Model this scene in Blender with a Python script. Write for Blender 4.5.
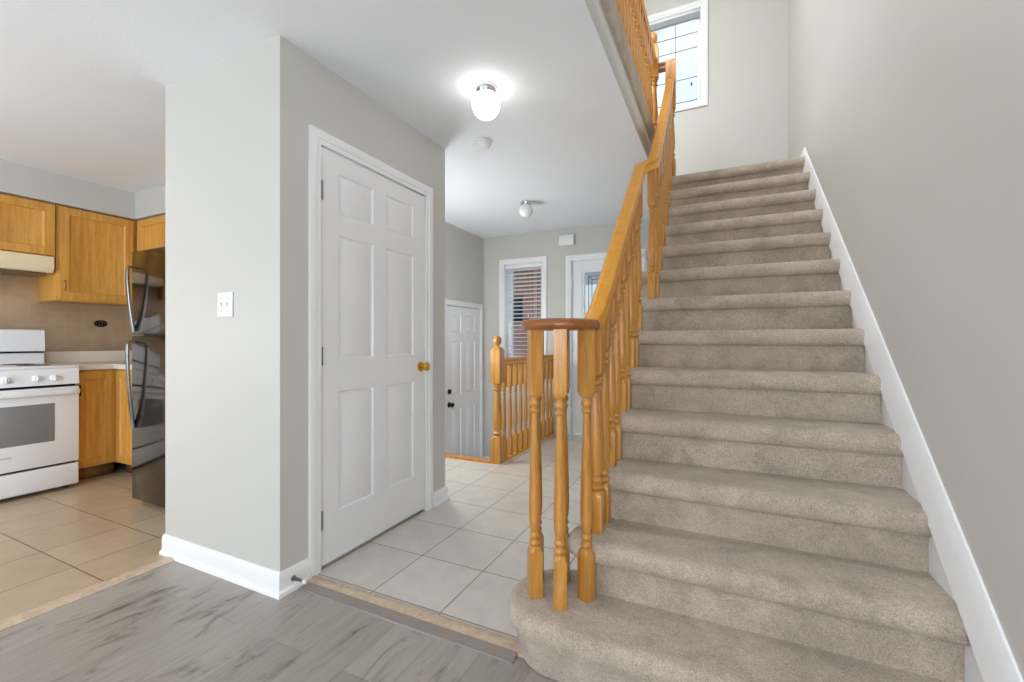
import bpy, bmesh, math, random
from mathutils import Vector, Matrix
random.seed(7)
S = bpy.context.scene
COL = S.collection
PI = math.pi
for o in list(bpy.data.objects):
    bpy.data.objects.remove(o)

# ------------------------------------------------------------------ camera
cd = bpy.data.cameras.new('camera'); cam = bpy.data.objects.new('camera', cd); COL.objects.link(cam)
cam.location = (0, 0, 1.1057); cam.rotation_euler = (PI/2, 0, 0.444)
cd.sensor_width = 36; cd.sensor_fit = 'HORIZONTAL'; cd.lens = 437.864/1024*36
cd.clip_start = 0.05; cd.clip_end = 200
S.camera = cam
# ------------------------------------------------------------------ exposure
vs = S.view_settings
vs.view_transform = 'Standard'; vs.look = 'None'; vs.gamma = 1; vs.use_curve_mapping = False
vs.exposure = 0.17
# ------------------------------------------------------------------ sky
W = bpy.data.worlds.new('world'); S.world = W; W.use_nodes = True
nt = W.node_tree; nt.nodes.clear()
wo = nt.nodes.new('ShaderNodeOutputWorld'); bg = nt.nodes.new('ShaderNodeBackground')
tc = nt.nodes.new('ShaderNodeTexCoord'); nz = nt.nodes.new('ShaderNodeTexNoise')
nz.inputs['Scale'].default_value = 3.0; nz.inputs['Detail'].default_value = 5
rp = nt.nodes.new('ShaderNodeValToRGB')
rp.color_ramp.elements[0].position = .40; rp.color_ramp.elements[0].color = (.50, .71, .88, 1)
rp.color_ramp.elements[1].position = .62; rp.color_ramp.elements[1].color = (.86, .92, .97, 1)
nt.links.new(tc.outputs['Generated'], nz.inputs['Vector']); nt.links.new(nz.outputs['Fac'], rp.inputs['Fac'])
nt.links.new(rp.outputs['Color'], bg.inputs['Color']); bg.inputs['Strength'].default_value = 1.15
nt.links.new(bg.outputs[0], wo.inputs[0])
# ------------------------------------------------------------------ large lights
def area(name, loc, target, sx, sy, power, color=(1, 1, 1)):
    l = bpy.data.lights.new(name, 'AREA'); l.shape = 'RECTANGLE'; l.size = sx; l.size_y = sy
    l.energy = power; l.color = color
    o = bpy.data.objects.new(name, l); COL.objects.link(o); o.location = loc
    o.rotation_euler = (Vector(target)-Vector(loc)).to_track_quat('-Z', 'Y').to_euler()
    return o
area('added_fill_living', (-2.2, -2.9, 1.5), (-.2, 3, 1.15), 3.4, 2.0, 5, (.92, .96, 1))  # added fill from behind the camera, no window modelled there
area('added_fill_kitchen', (-3.3, -1.8, 1.2), (-5.0, 2.0, 1.15), 1.6, 1.2, 48, (.87, .93, 1))  # added out-of-view fill aimed at the kitchen wall, no real source
area('added_fill_upstairs', (-1.2, 2.6, 5.0), (.2, 3.2, 1.5), 1.4, 1.4, 115, (.93, .975, 1))  # added fill above the stairwell, no fixture behind it
def lamp(name, loc, power, r, color=(1, .985, .96)):
    l = bpy.data.lights.new(name, 'POINT'); l.energy = power; l.shadow_soft_size = r; l.color = color
    o = bpy.data.objects.new(name, l); COL.objects.link(o); o.location = loc; return o
lamp('added_fill_behind_camera', (.1, -1.05, 1.15), 78, .3, (.93, .965, 1))  # added point fill behind the camera, evens out walls and ceiling
lamp('added_fill_kitchen_low', (-3.45, .2, 1.15), 12, .3, (.90, .95, 1))  # added unseen point fill to brighten stove and backsplash
lamp('added_fill_foyer', (-2.45, 3.1, 1.25), 34, .2, (.95, .975, 1))  # added point fill hidden behind the closet to brighten the foyer

# ------------------------------------------------------------------ materials
def mat(name): 
    m = bpy.data.materials.new(name); m.use_nodes = True
    n = m.node_tree; b = n.nodes['Principled BSDF']
    return m, n, b
def lin(r, g, b):
    f = lambda c: (c/255/12.92 if c/255 <= .04045 else ((c/255+.055)/1.055)**2.4)
    return (f(r), f(g), f(b), 1)
def plain(name, rgb, rough=.5, metal=0, spec=.5):
    m, n, b = mat(name); b.inputs['Base Color'].default_value = lin(*rgb)
    b.inputs['Roughness'].default_value = rough; b.inputs['Metallic'].default_value = metal
    b.inputs['Specular IOR Level'].default_value = spec
    return m
def coords(n, kind='Object', scale=(1, 1, 1), rot=(0, 0, 0), loc=(0, 0, 0), vt='POINT'):
    t = n.nodes.new('ShaderNodeTexCoord'); mp = n.nodes.new('ShaderNodeMapping'); mp.vector_type = vt
    mp.inputs['Scale'].default_value = scale; mp.inputs['Rotation'].default_value = rot; mp.inputs['Location'].default_value = loc
    n.links.new(t.outputs[kind], mp.inputs['Vector']); return mp.outputs['Vector']
def noise(n, vec, scale, detail=3, rough=.5, dist=0):
    x = n.nodes.new('ShaderNodeTexNoise'); x.inputs['Scale'].default_value = scale; x.inputs['Detail'].default_value = detail
    x.inputs['Roughness'].default_value = rough; x.inputs['Distortion'].default_value = dist
    n.links.new(vec, x.inputs['Vector']); return x.outputs['Fac']
def ramp(n, fac, stops):
    r = n.nodes.new('ShaderNodeValToRGB'); e = r.color_ramp.elements
    e[0].position, e[0].color = stops[0]; e[1].position, e[1].color = stops[-1]
    for p, c in stops[1:-1]:
        k = e.new(p); k.color = c
    n.links.new(fac, r.inputs['Fac']); return r.outputs['Color']
def bump(n, b, h, strength, dist):
    x = n.nodes.new('ShaderNodeBump'); x.inputs['Strength'].default_value = strength; x.inputs['Distance'].default_value = dist
    n.links.new(h, x.inputs['Height']); n.links.new(x.outputs[0], b.inputs['Normal']); return x
def mixc(n, fac, a, b_, mode='MIX'):
    x = n.nodes.new('ShaderNodeMix'); x.data_type = 'RGBA'; x.blend_type = mode
    for s, v in ((x.inputs[0], fac), (x.inputs[6], a), (x.inputs[7], b_)):
        if hasattr(v, 'links') or hasattr(v, 'is_output'): n.links.new(v, s)
        else: s.default_value = v
    return x.outputs[2]

def paint(name, rgb, rough=.55, bs=.08, scale=260, spec=.35):
    m, n, b = mat(name); b.inputs['Roughness'].default_value = rough; b.inputs['Specular IOR Level'].default_value = spec
    v = coords(n); f = noise(n, v, 1.3, 2)
    c = lin(*rgb); c2 = tuple(x*.965 for x in c[:3])+(1,)
    n.links.new(ramp(n, f, [(.3, c2), (.7, c)]), b.inputs['Base Color'])
    bump(n, b, noise(n, v, scale, 2), bs, .002)
    return m
def wood(name, dark, light, axis='Z', rough=.32, scale=1.0, coat=.25):
    m, n, b = mat(name); b.inputs['Roughness'].default_value = rough
    b.inputs['Coat Weight'].default_value = coat; b.inputs['Coat Roughness'].default_value = .18
    sc = {'X': (.06, 1, 1), 'Y': (1, .06, 1), 'Z': (1, 1, .06)}[axis]
    sc = tuple(s*scale for s in sc)
    v = coords(n, scale=sc)
    f1 = noise(n, v, 46, 4, .6, .6)
    v2 = coords(n, scale=tuple(s*3.2 for s in sc)); f2 = noise(n, v2, 110, 2, .6)
    c1 = ramp(n, f1, [(.30, lin(*dark)), (.62, lin(*light))])
    dk = tuple(x*.72 for x in lin(*dark)[:3])+(1,)
    r2 = n.nodes.new('ShaderNodeMapRange'); r2.inputs[1].default_value = .54; r2.inputs[2].default_value = .72; r2.inputs[4].default_value = .6
    n.links.new(f2, r2.inputs[0])
    n.links.new(mixc(n, r2.outputs[0], c1, dk), b.inputs['Base Color'])
    bump(n, b, f2, .06, .001)
    return m

M = {}
M['wall'] = paint('greige_wall_paint', (201, 200, 195), .42)
M['ceil'] = paint('stippled_ceiling_paint', (234, 237, 241), .8, .55, 150, .2)
M['trim'] = paint('white_trim_paint', (240, 241, 243), .32, .02, 60, .45)
M['door'] = paint('white_door_paint', (236, 237, 240), .34, .03, 90, .45)
M['oak'] = wood('honey_oak', (168, 108, 38), (208, 150, 70), 'Z')
M['oak_y'] = wood('honey_oak_rail', (216, 142, 18), (230, 158, 32), 'Y')
M['oak_x'] = wood('honey_oak_cross', (128, 72, 26), (158, 94, 40), 'X')
M['cab'] = wood('oak_cabinet', (196, 138, 54), (220, 164, 80), 'Z', .38, .8)
M['cab_x'] = wood('oak_cabinet_cross', (192, 134, 58), (220, 164, 84), 'X', .38, .8)
M['toe'] = plain('dark_toe_kick', (150, 110, 68), .6)
M['brass'] = plain('polished_brass', (226, 178, 74), .16, 1)
M['chrome'] = plain('chrome', (214, 214, 216), .14, 1)
M['steel'] = plain('brushed_steel', (150, 150, 152), .28, 1)
M['black'] = plain('black_gap', (14, 14, 15), .5)
M['blackmetal'] = plain('black_hardware', (22, 21, 21), .25, .4)
M['blackss'] = plain('black_stainless', (92, 84, 78), .10, 1)
M['fridge_side'] = plain('dark_fridge_side', (34, 31, 30), .4)
M['appl'] = plain('white_enamel', (240, 241, 243), .22, 0, .5)
M['ovenglass'] = plain('grey_oven_glass', (136, 136, 137), .2, 0, .4)
M['hood'] = paint('almond_enamel', (238, 220, 184), .35, .02, 40)
M['plastic'] = plain('white_plastic', (236, 236, 236), .4)
M['rubber'] = plain('white_rubber', (225, 225, 222), .6)
M['grey_txt'] = plain('grey_print', (120, 120, 122), .5)
M['counter'] = paint('pale_laminate', (232, 222, 208), .35, .01, 30)
M['cement'] = plain('aluminium_strip', (188, 186, 182), .3, .8)
M['iron'] = plain('dark_cast_metal', (44, 36, 28), .4, .6)
M['blind'] = plain('white_slats', (238, 239, 240), .45)
M['cord'] = plain('white_cord', (225, 226, 228), .7)
M['tassel'] = plain('grey_tassel', (90, 96, 104), .5)
M['lead'] = plain('dark_lead_came', (96, 100, 104), .4, .6)
M['marble'] = None

# carpet
m, n, b = mat('taupe_carpet'); b.inputs['Roughness'].default_value = .97; b.inputs['Specular IOR Level'].default_value = .1
b.inputs['Sheen Weight'].default_value = .25; b.inputs['Sheen Roughness'].default_value = .6
v = coords(n)
big = noise(n, v, 7, 4, .6, .5); mid = noise(n, v, 60, 3, .65); fine = noise(n, v, 260, 2, .7)
c1 = ramp(n, big, [(.34, lin(178, 164, 148)), (.64, lin(206, 191, 174))])
c2 = ramp(n, mid, [(.35, (.90, .895, .89, 1)), (.65, (1.03, 1.03, 1.03, 1))])
c3 = ramp(n, fine, [(.3, (.64, .63, .62, 1)), (.7, (1.24, 1.24, 1.24, 1))])
n.links.new(mixc(n, 1.0, mixc(n, 1.0, c1, c2, 'MULTIPLY'), c3, 'MULTIPLY'), b.inputs['Base Color'])
x = bump(n, b, fine, .7, .006)
y = n.nodes.new('ShaderNodeBump'); y.inputs['Strength'].default_value = .4; y.inputs['Distance'].default_value = .012
n.links.new(mid, y.inputs['Height']); n.links.new(y.outputs[0], x.inputs['Normal'])
M['carpet'] = m

# tiles
def tile(name, c1, c2, grout, size, pivot, mortar=.003, rough=.3, rot=(0, 0, 0), var=.5, sizey=None):
    m, n, b = mat(name); b.inputs['Roughness'].default_value = rough
    v = coords(n, rot=rot, loc=pivot, vt='TEXTURE')
    t = n.nodes.new('ShaderNodeTexBrick'); t.offset = 0; t.squash = 1
    t.inputs['Scale'].default_value = 1; t.inputs['Brick Width'].default_value = size; t.inputs['Row Height'].default_value = sizey or size
    t.inputs['Mortar Size'].default_value = mortar; t.inputs['Mortar Smooth'].default_value = .1
    t.inputs['Color1'].default_value = lin(*c1); t.inputs['Color2'].default_value = lin(*c2); t.inputs['Mortar'].default_value = lin(*grout)
    n.links.new(v, t.inputs['Vector'])
    f = noise(n, v, 9, 5, .6, .4)
    r = ramp(n, f, [(.3, (.90, .89, .88, 1)), (.7, (1.04, 1.04, 1.04, 1))])
    n.links.new(mixc(n, var, t.outputs['Color'], mixc(n, 1.0, t.outputs['Color'], r, 'MULTIPLY')), b.inputs['Base Color'])
    inv = n.nodes.new('ShaderNodeMath'); inv.operation = 'SUBTRACT'; inv.inputs[0].default_value = 1; n.links.new(t.outputs['Fac'], inv.inputs[1])
    bump(n, b, inv.outputs[0], .5, .002)
    return m
M['tile'] = tile('hall_tile', (212, 206, 198), (206, 199, 190), (138, 126, 112), .357, (-1.386, 1.84, 0), rough=.28, var=.9)
M['tile_warm_lit'] = tile('kitchen_tile_warm_lit', (194, 172, 146), (188, 165, 138), (120, 100, 78), .357, (-2.50, 1.37, 0), rough=.28, var=.9)  # hall tile recoloured: warm kitchen light painted into the beige
M['splash_x'] = tile('backsplash_tile', (250, 230, 202), (244, 220, 190), (252, 238, 216), .11, (0, 1.0, 1.025), .002, .3, rot=(PI/2, 0, PI/2), var=.9)
M['splash_y'] = tile('backsplash_tile_side', (250, 230, 202), (244, 220, 190), (252, 238, 216), .11, (0, 1.0, 1.025), .002, .3, rot=(PI/2, 0, 0), var=.9)
# laminate planks along Y
m, n, b = mat('grey_laminate_planks'); b.inputs['Roughness'].default_value = .36
v = coords(n, rot=(0, 0, PI/2), loc=(-.2, .3, 0), vt='TEXTURE')
t = n.nodes.new('ShaderNodeTexBrick'); t.offset = .37; t.squash = 1
t.inputs['Scale'].default_value = 1; t.inputs['Brick Width'].default_value = 1.25; t.inputs['Row Height'].default_value = .19
t.inputs['Mortar Size'].default_value = .0009; t.inputs['Mortar Smooth'].default_value = .1
t.inputs['Color1'].default_value = lin(168, 159, 151); t.inputs['Color2'].default_value = lin(150, 141, 133); t.inputs['Mortar'].default_value = lin(122, 117, 112)
n.links.new(v, t.inputs['Vector'])
vg = coords(n, scale=(1, .09, 1)); g = noise(n, vg, 42, 5, .65, .8)
gr = ramp(n, g, [(.30, (.86, .85, .84, 1)), (.55, (1, 1, 1, 1)), (.72, (1.05, 1.05, 1.05, 1))])
vk = coords(n, scale=(1, .30, 1)); k = noise(n, vk, 9.5, 5, .68, 1.2)
kr = ramp(n, k, [(.31, (.32, .29, .27, 1)), (.37, (.70, .68, .66, 1)), (.46, (1, 1, 1, 1))])
n.links.new(mixc(n, 1.0, mixc(n, 1.0, t.outputs['Color'], gr, 'MULTIPLY'), kr, 'MULTIPLY'), b.inputs['Base Color'])
bump(n, b, g, .05, .001)
M['plank'] = m
# stone sill
m, n, b = mat('beige_stone_sill'); b.inputs['Roughness'].default_value = .3
f = noise(n, coords(n), 22, 6, .65, 1.2)
n.links.new(ramp(n, f, [(.3, lin(184, 158, 134)), (.55, lin(206, 184, 160)), (.75, lin(216, 198, 178))]), b.inputs['Base Color'])
M['marble'] = m
# brick outside
m, n, b = mat('red_brick'); b.inputs['Roughness'].default_value = .9
v = coords(n, rot=(PI/2, 0, 0), vt='TEXTURE'); t = n.nodes.new('ShaderNodeTexBrick')
t.inputs['Scale'].default_value = 1; t.inputs['Brick Width'].default_value = .22; t.inputs['Row Height'].default_value = .075; t.inputs['Mortar Size'].default_value = .006
t.inputs['Color1'].default_value = lin(150, 92, 76); t.inputs['Color2'].default_value = lin(176, 122, 104); t.inputs['Mortar'].default_value = lin(170, 160, 150)
n.links.new(v, t.inputs['Vector']); n.links.new(t.outputs['Color'], b.inputs['Base Color']); M['brick'] = m
M['roof'] = plain('dark_shingle', (70, 66, 64), .9)
M['ground'] = paint('grey_paving', (222, 221, 217), .9)
M['darkpane'] = plain('dark_window_pane', (40, 50, 66), .1)
# glass
def glass(name, frost=0.0):
    m, n, b = mat(name); n.nodes.remove(b)
    out = [x for x in n.nodes if x.type == 'OUTPUT_MATERIAL'][0]
    tr = n.nodes.new('ShaderNodeBsdfTransparent'); gl = n.nodes.new('ShaderNodeBsdfGlossy'); gl.inputs['Roughness'].default_value = .02
    fr = n.nodes.new('ShaderNodeFresnel'); fr.inputs['IOR'].default_value = 1.3
    ge = n.nodes.new('ShaderNodeNewGeometry'); sb_ = n.nodes.new('ShaderNodeMath'); sb_.operation = 'SUBTRACT'; sb_.inputs[0].default_value = 1; n.links.new(ge.outputs['Backfacing'], sb_.inputs[1])
    mu = n.nodes.new('ShaderNodeMath'); mu.operation = 'MULTIPLY'; n.links.new(fr.outputs[0], mu.inputs[0]); n.links.new(sb_.outputs[0], mu.inputs[1])
    mx = n.nodes.new('ShaderNodeMixShader'); n.links.new(mu.outputs[0], mx.inputs[0]); n.links.new(tr.outputs[0], mx.inputs[1]); n.links.new(gl.outputs[0], mx.inputs[2])
    last = mx
    if frost:
        tl = n.nodes.new('ShaderNodeBsdfTranslucent'); tl.inputs['Color'].default_value = (.86, .92, .97, 1)
        m2 = n.nodes.new('ShaderNodeMixShader'); m2.inputs[0].default_value = frost
        n.links.new(mx.outputs[0], m2.inputs[1]); n.links.new(tl.outputs[0], m2.inputs[2]); last = m2
    n.links.new(last.outputs[0], out.inputs[0]); return m
M['glass'] = glass('clear_glass'); M['frost'] = glass('textured_door_glass', .4)
def lampglass(name, emit):
    m, n, b = mat(name); b.inputs['Base Color'].default_value = (.88, .88, .87, 1); b.inputs['Roughness'].default_value = .25
    if emit:
        b.inputs['Emission Color'].default_value = (1, .97, .92, 1); b.inputs['Emission Strength'].default_value = emit
    return m
M['globe_on'] = lampglass('lit_globe', 7.0); M['globe_off'] = lampglass('milk_globe', 0)

# ------------------------------------------------------------------ helpers
def tag(o, label=None, cat=None, group=None, kind=None):
    if label: o['label'] = label
    if cat: o['category'] = cat
    if group: o['group'] = group
    if kind: o['kind'] = kind
    return o
def thing(name, label, cat, loc=(0, 0, 0), rz=0, group=None, kind=None):
    o = bpy.data.objects.new(name, None); COL.objects.link(o); o.empty_display_size = .1
    o.location = loc; o.rotation_euler = (0, 0, rz)
    return tag(o, label, cat, group, kind)
def link(name, bm, m, parent=None, smooth=38, loc=None):
    if smooth:
        for f in bm.faces: f.smooth = True
        for e in bm.edges:
            if len(e.link_faces) == 2:
                try: e.smooth = e.calc_face_angle() < math.radians(smooth)
                except Exception: e.smooth = False
    me = bpy.data.meshes.new(name); bm.to_mesh(me); bm.free()
    me.materials.append(m); o = bpy.data.objects.new(name, me); COL.objects.link(o)
    if loc: o.location = loc
    if parent: o.parent = parent
    return o
def struct(name, bm, m, parent=None, smooth=38):
    o = link(name, bm, m, parent, smooth)
    if not parent: o['kind'] = 'structure'
    return o
def NB(): return bmesh.new()
def box(bm, a, b_, bevel=0, seg=2):
    x0, y0, z0 = a; x1, y1, z1 = b_
    vs_ = [bm.verts.new(p) for p in ((x0,y0,z0),(x1,y0,z0),(x1,y1,z0),(x0,y1,z0),(x0,y0,z1),(x1,y0,z1),(x1,y1,z1),(x0,y1,z1))]
    fs = [bm.faces.new([vs_[i] for i in q]) for q in ((3,2,1,0),(4,5,6,7),(0,1,5,4),(1,2,6,5),(2,3,7,6),(3,0,4,7))]
    if bevel:
        es = list({e for f in fs for e in f.edges})
        bmesh.ops.bevel(bm, geom=es, offset=bevel, segments=seg, profile=.5, affect='EDGES', clamp_overlap=True)
    return bm
def bx(a, b_, bevel=0): return box(NB(), a, b_, bevel)
def prism(bm, pts, axis, a0, a1):
    """polygon in the plane normal to axis, extruded a0..a1. pts order: for X (y,z); Y (x,z); Z (x,y)"""
    def P(p, a): return {'X': (a, p[0], p[1]), 'Y': (p[0], a, p[1]), 'Z': (p[0], p[1], a)}[axis]
    A = [bm.verts.new(P(p, a0)) for p in pts]; B = [bm.verts.new(P(p, a1)) for p in pts]
    bm.faces.new(A); bm.faces.new(list(reversed(B)))
    k = len(pts)
    for i in range(k): bm.faces.new((A[i], B[i], B[(i+1) % k], A[(i+1) % k]))
    bmesh.ops.recalc_face_normals(bm, faces=bm.faces); return bm
def lathe(bm, prof, N=24, c=(0, 0, 0), axis='Z'):
    """prof: (r, z[, squareness])"""
    rings = []
    for p in prof:
        r, z = p[0], p[1]; q = p[2] if len(p) > 2 else 0
        ring = []
        for i in range(N):
            t = 2*PI*i/N; cx, sx = math.cos(t), math.sin(t)
            k = 1/max(abs(cx), abs(sx))
            rr = r*((1-q)+q*k)
            x_, y_ = rr*cx, rr*sx
            v3 = {'Z': (x_, y_, z), 'X': (z, x_, y_), 'Y': (x_, z, y_)}[axis]
            ring.append(bm.verts.new((c[0]+v3[0], c[1]+v3[1], c[2]+v3[2])))
        rings.append(ring)
    for a, b_ in zip(rings, rings[1:]):
        for i in range(N): bm.faces.new((a[i], a[(i+1) % N], b_[(i+1) % N], b_[i]))
    bm.faces.new(list(reversed(rings[0]))); bm.faces.new(rings[-1])
    bmesh.ops.recalc_face_normals(bm, faces=bm.faces); return bm
def tube(bm, pts, r, N=10):
    prof = [(r*math.cos(2*PI*i/N), r*math.sin(2*PI*i/N)) for i in range(N)]
    return sweep(bm, pts, prof)
def sweep(bm, pts, prof, up=(0, 0, 1), vscale={}):
    pts = [Vector(p) for p in pts]; rings = []
    for i, p in enumerate(pts):
        d = ((pts[min(i+1, len(pts)-1)]-p).normalized() + (p-pts[max(i-1, 0)]).normalized())
        d.normalize(); u = Vector(up)
        if abs(d.dot(u)) > .95: u = Vector((0, 1, 0)) if abs(d.y) < .9 else Vector((1, 0, 0))
        s = d.cross(u).normalized(); u2 = s.cross(d).normalized()
        rings.append([bm.verts.new(p+s*a+u2*b_*vscale.get(i, 1)) for a, b_ in prof])
    N = len(prof)
    for a, b_ in zip(rings, rings[1:]):
        for i in range(N): bm.faces.new((a[i], a[(i+1) % N], b_[(i+1) % N], b_[i]))
    bm.faces.new(list(reversed(rings[0]))); bm.faces.new(rings[-1])
    bmesh.ops.recalc_face_normals(bm, faces=bm.faces); return bm
def cells(bm, axis, a0, a1, U, Vv, holes):
    """slab with rectangular holes: U,V are the two in-plane ranges; holes (u0,u1,v0,v1)"""
    us = sorted({U[0], U[1], *[h for q in holes for h in q[:2]]}); vs_ = sorted({Vv[0], Vv[1], *[h for q in holes for h in q[2:]]})
    us = [u for u in us if U[0] <= u <= U[1]]; vs_ = [v for v in vs_ if Vv[0] <= v <= Vv[1]]
    solid = lambda i, j: (0 <= i < len(us)-1 and 0 <= j < len(vs_)-1 and
        not any(h[0] <= (us[i]+us[i+1])/2 <= h[1] and h[2] <= (vs_[j]+vs_[j+1])/2 <= h[3] for h in holes))
    def P(u, v, a): return {'X': (a, u, v), 'Y': (u, a, v), 'Z': (u, v, a)}[axis]
    cache = {}
    def V_(u, v, a):
        k = (u, v, a)
        if k not in cache: cache[k] = bm.verts.new(P(u, v, a))
        return cache[k]
    for i in range(len(us)-1):
        for j in range(len(vs_)-1):
            if not solid(i, j): continue
            u0, u1, v0, v1 = us[i], us[i+1], vs_[j], vs_[j+1]
            for a in (a0, a1): bm.faces.new((V_(u0, v0, a), V_(u1, v0, a), V_(u1, v1, a), V_(u0, v1, a)))
            for (di, dj, p, q) in ((-1, 0, (u0, v0), (u0, v1)), (1, 0, (u1, v0), (u1, v1)), (0, -1, (u0, v0), (u1, v0)), (0, 1, (u0, v1), (u1, v1))):
                if not solid(i+di, j+dj):
                    bm.faces.new((V_(*p, a0), V_(*q, a0), V_(*q, a1), V_(*p, a1)))
    bmesh.ops.recalc_face_normals(bm, faces=bm.faces); return bm
def panel_slab(w, h, t, panels, style='raised'):
    """door leaf: x 0..w, z 0..h, front at y=0 facing -Y, back at y=t"""
    bm = NB()
    xs = sorted({0, w, *[p[0] for p in panels], *[p[2] for p in panels]}); zs = sorted({0, h, *[p[1] for p in panels], *[p[3] for p in panels]})
    g = [[bm.verts.new((x_, 0, z_)) for z_ in zs] for x_ in xs]
    pf = []
    for i in range(len(xs)-1):
        for j in range(len(zs)-1):
            f = bm.faces.new((g[i][j], g[i+1][j], g[i+1][j+1], g[i][j+1]))
            cx, cz = (xs[i]+xs[i+1])/2, (zs[j]+zs[j+1])/2
            if any(p[0] < cx < p[2] and p[1] < cz < p[3] for p in panels): pf.append(f)
    # back and sides
    B = [bm.verts.new(p) for p in ((0, t, 0), (w, t, 0), (w, t, h), (0, t, h))]
    bm.faces.new(list(reversed(B)))
    bot = [g[i][0] for i in range(len(xs))]; top = [g[i][-1] for i in range(len(xs))]
    lef = [g[0][j] for j in range(len(zs))]; rig = [g[-1][j] for j in range(len(zs))]
    bm.faces.new(bot+[B[1], B[0]]); bm.faces.new(list(reversed(top))+[B[3], B[2]])
    bm.faces.new(list(reversed(lef))+[B[0], B[3]]); bm.faces.new(rig+[B[2], B[1]])
    bmesh.ops.recalc_face_normals(bm, faces=bm.faces)
    if style == 'raised':
        bmesh.ops.inset_individual(bm, faces=pf, thickness=.011, depth=-.009)
        bmesh.ops.inset_individual(bm, faces=pf, thickness=.008, depth=0)
        bmesh.ops.inset_individual(bm, faces=pf, thickness=.026, depth=.007)
    else:
        bmesh.ops.inset_individual(bm, faces=pf, thickness=.004, depth=-.006)
        bmesh.ops.inset_individual(bm, faces=pf, thickness=.012, depth=-.006)
    return bm
def rrect(w, h, r, k=4):
    out = []
    for cx, cy, a0 in ((w/2-r, h/2-r, 0), (-w/2+r, h/2-r, 90), (-w/2+r, -h/2+r, 180), (w/2-r, -h/2+r, 270)):
        for i in range(k+1):
            a = math.radians(a0+90*i/k); out.append((cx+r*math.cos(a), cy+r*math.sin(a)))
    return out
def arcpts(c, r, a0, a1, k):
    return [(c[0]+r*math.cos(math.radians(a0+(a1-a0)*i/k)), c[1]+r*math.sin(math.radians(a0+(a1-a0)*i/k))) for i in range(k+1)]
def casing_u(x0, x1, z0, z1, wd, y=0, t=.018, sill=False, bottom=False):
    """moulded casing around an opening (x0..x1, z0..z1): stepped profile, on the plane y facing -Y"""
    bm = NB()
    prof = [(0, 0), (0, .010), (.012, .013), (.022, .010), (.026, .015), (wd-.012, .019), (wd, .016), (wd, 0)]   # (outward, proud)
    path = [(x0, z0, -1, 0), (x0, z1, -1, 1), (x1, z1, 1, 1), (x1, z0, 1, 0)]
    if bottom: path = [(x0, z0, -1, -1), (x0, z1, -1, 1), (x1, z1, 1, 1), (x1, z0, 1, -1)]
    rings = [[bm.verts.new((px+sx*o, y-p, pz+sz*o)) for o, p in prof] for px, pz, sx, sz in path]
    pairs = list(zip(rings, rings[1:]))
    if bottom: pairs.append((rings[-1], rings[0]))
    N = len(prof)
    for a, b_ in pairs:
        for i in range(N): bm.faces.new((a[i], a[(i+1) % N], b_[(i+1) % N], b_[i]))
    if not bottom: bm.faces.new(rings[0]); bm.faces.new(rings[-1])
    bmesh.ops.recalc_face_normals(bm, faces=bm.faces); return bm

# ------------------------------------------------------------------ dimensions
RISE, Y1, RUN, OV = .1936, 1.3008, .2206, .04
XW = .594
FY = 4.99; LX = -2.78; CH = 2.44; F2 = 2.72; UP = 5.15
CX, CX2, CY, CE = -1.734, -2.622, 1.29, 2.558
KX, KY = -5.15, 2.47
SUNK = -.52
BACK = -3.0
PX0, PX1, PY0 = LX, -1.79, 3.488      # sunken entry
SE = -.48                              # stairwell edge
WX0 = .9                               # stairwell near edge (y)

# ------------------------------------------------------------------ setting: floors
struct('floor_living', cells(NB(), 'Z', -.10, -.004, (-2.49, XW), (BACK, 1.40), []), M['plank'])
struct('floor_kitchen', cells(NB(), 'Z', -.10, 0, (KX-.1, -2.55), (BACK, KY+.1), []), M['tile_warm_lit'])
struct('floor_hall', cells(NB(), 'Z', -.10, 0, (LX-.1, XW), (1.462, FY), [(PX0-.2, PX1, PY0, FY+.2), (LX-.2, CX-.02, 1.4, CE-.02)]), M['tile'])
struct('floor_closet', cells(NB(), 'Z', -.10, -.002, (CX2, CX-.02), (CY+.02, CE-.02), []), M['tile'])
struct('floor_sunken_entry', bx((PX0-.1, PY0+.5, SUNK-.1), (PX1+.1, FY+.1, SUNK)), M['tile'])
s = NB(); box(s, (PX0-.1, PY0+.02, SUNK), (PX1+.1, PY0+.27, -.174)); box(s, (PX0-.1, PY0+.27, SUNK), (PX1+.1, PY0+.5, -.347)); struct('floor_steps', s, M['tile'])
# kitchen / living transition strip
s = NB(); prism(s, [(-2.555, -.01), (-2.555, .004), (-2.53, .009), (-2.505, .009), (-2.487, -.002), (-2.487, -.01)], 'Y', BACK, CY-.012); struct('trim_1', s, M['marble'])
# stone sill + reducer strip between living room and hall
s = NB(); box(s, (CX+.002, 1.401, -.05), (-.48, 1.4625, .007), .003); struct('trim_2', s, M['marble'])
s = NB(); prism(s, [(1.362, -.006), (1.362, -.001), (1.366, .0), (1.400, .010), (1.4008, .010), (1.4008, -.006)], 'X', CX+.035, -.645)
struct('trim_3', s, plain('grey_reducer', (140, 130, 122), .35))
s = NB(); box(s, (CX+.035, 1.354, -.006), (-.645, 1.3615, .0015), .001); struct('trim_4', s, M['cement'])

# ------------------------------------------------------------------ setting: walls
# closet block
s = cells(NB(), 'X', CX-.11, CX, (CY, CE), (-.05, CH), [(1.497, 2.337, -.06, 2.055)])
cells(s, 'Y', CY, CY+.11, (CX2, CX-.11), (-.05, CH), [])
cells(s, 'X', CX2, CX2+.11, (CY+.11, CE), (-.05, CH), [])
cells(s, 'Y', CE-.11, CE, (CX2+.11, CX-.11), (-.05, CH), [])
bmesh.ops.remove_doubles(s, verts=s.verts, dist=1e-5); struct('wall_closet', s, M['wall'])
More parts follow.
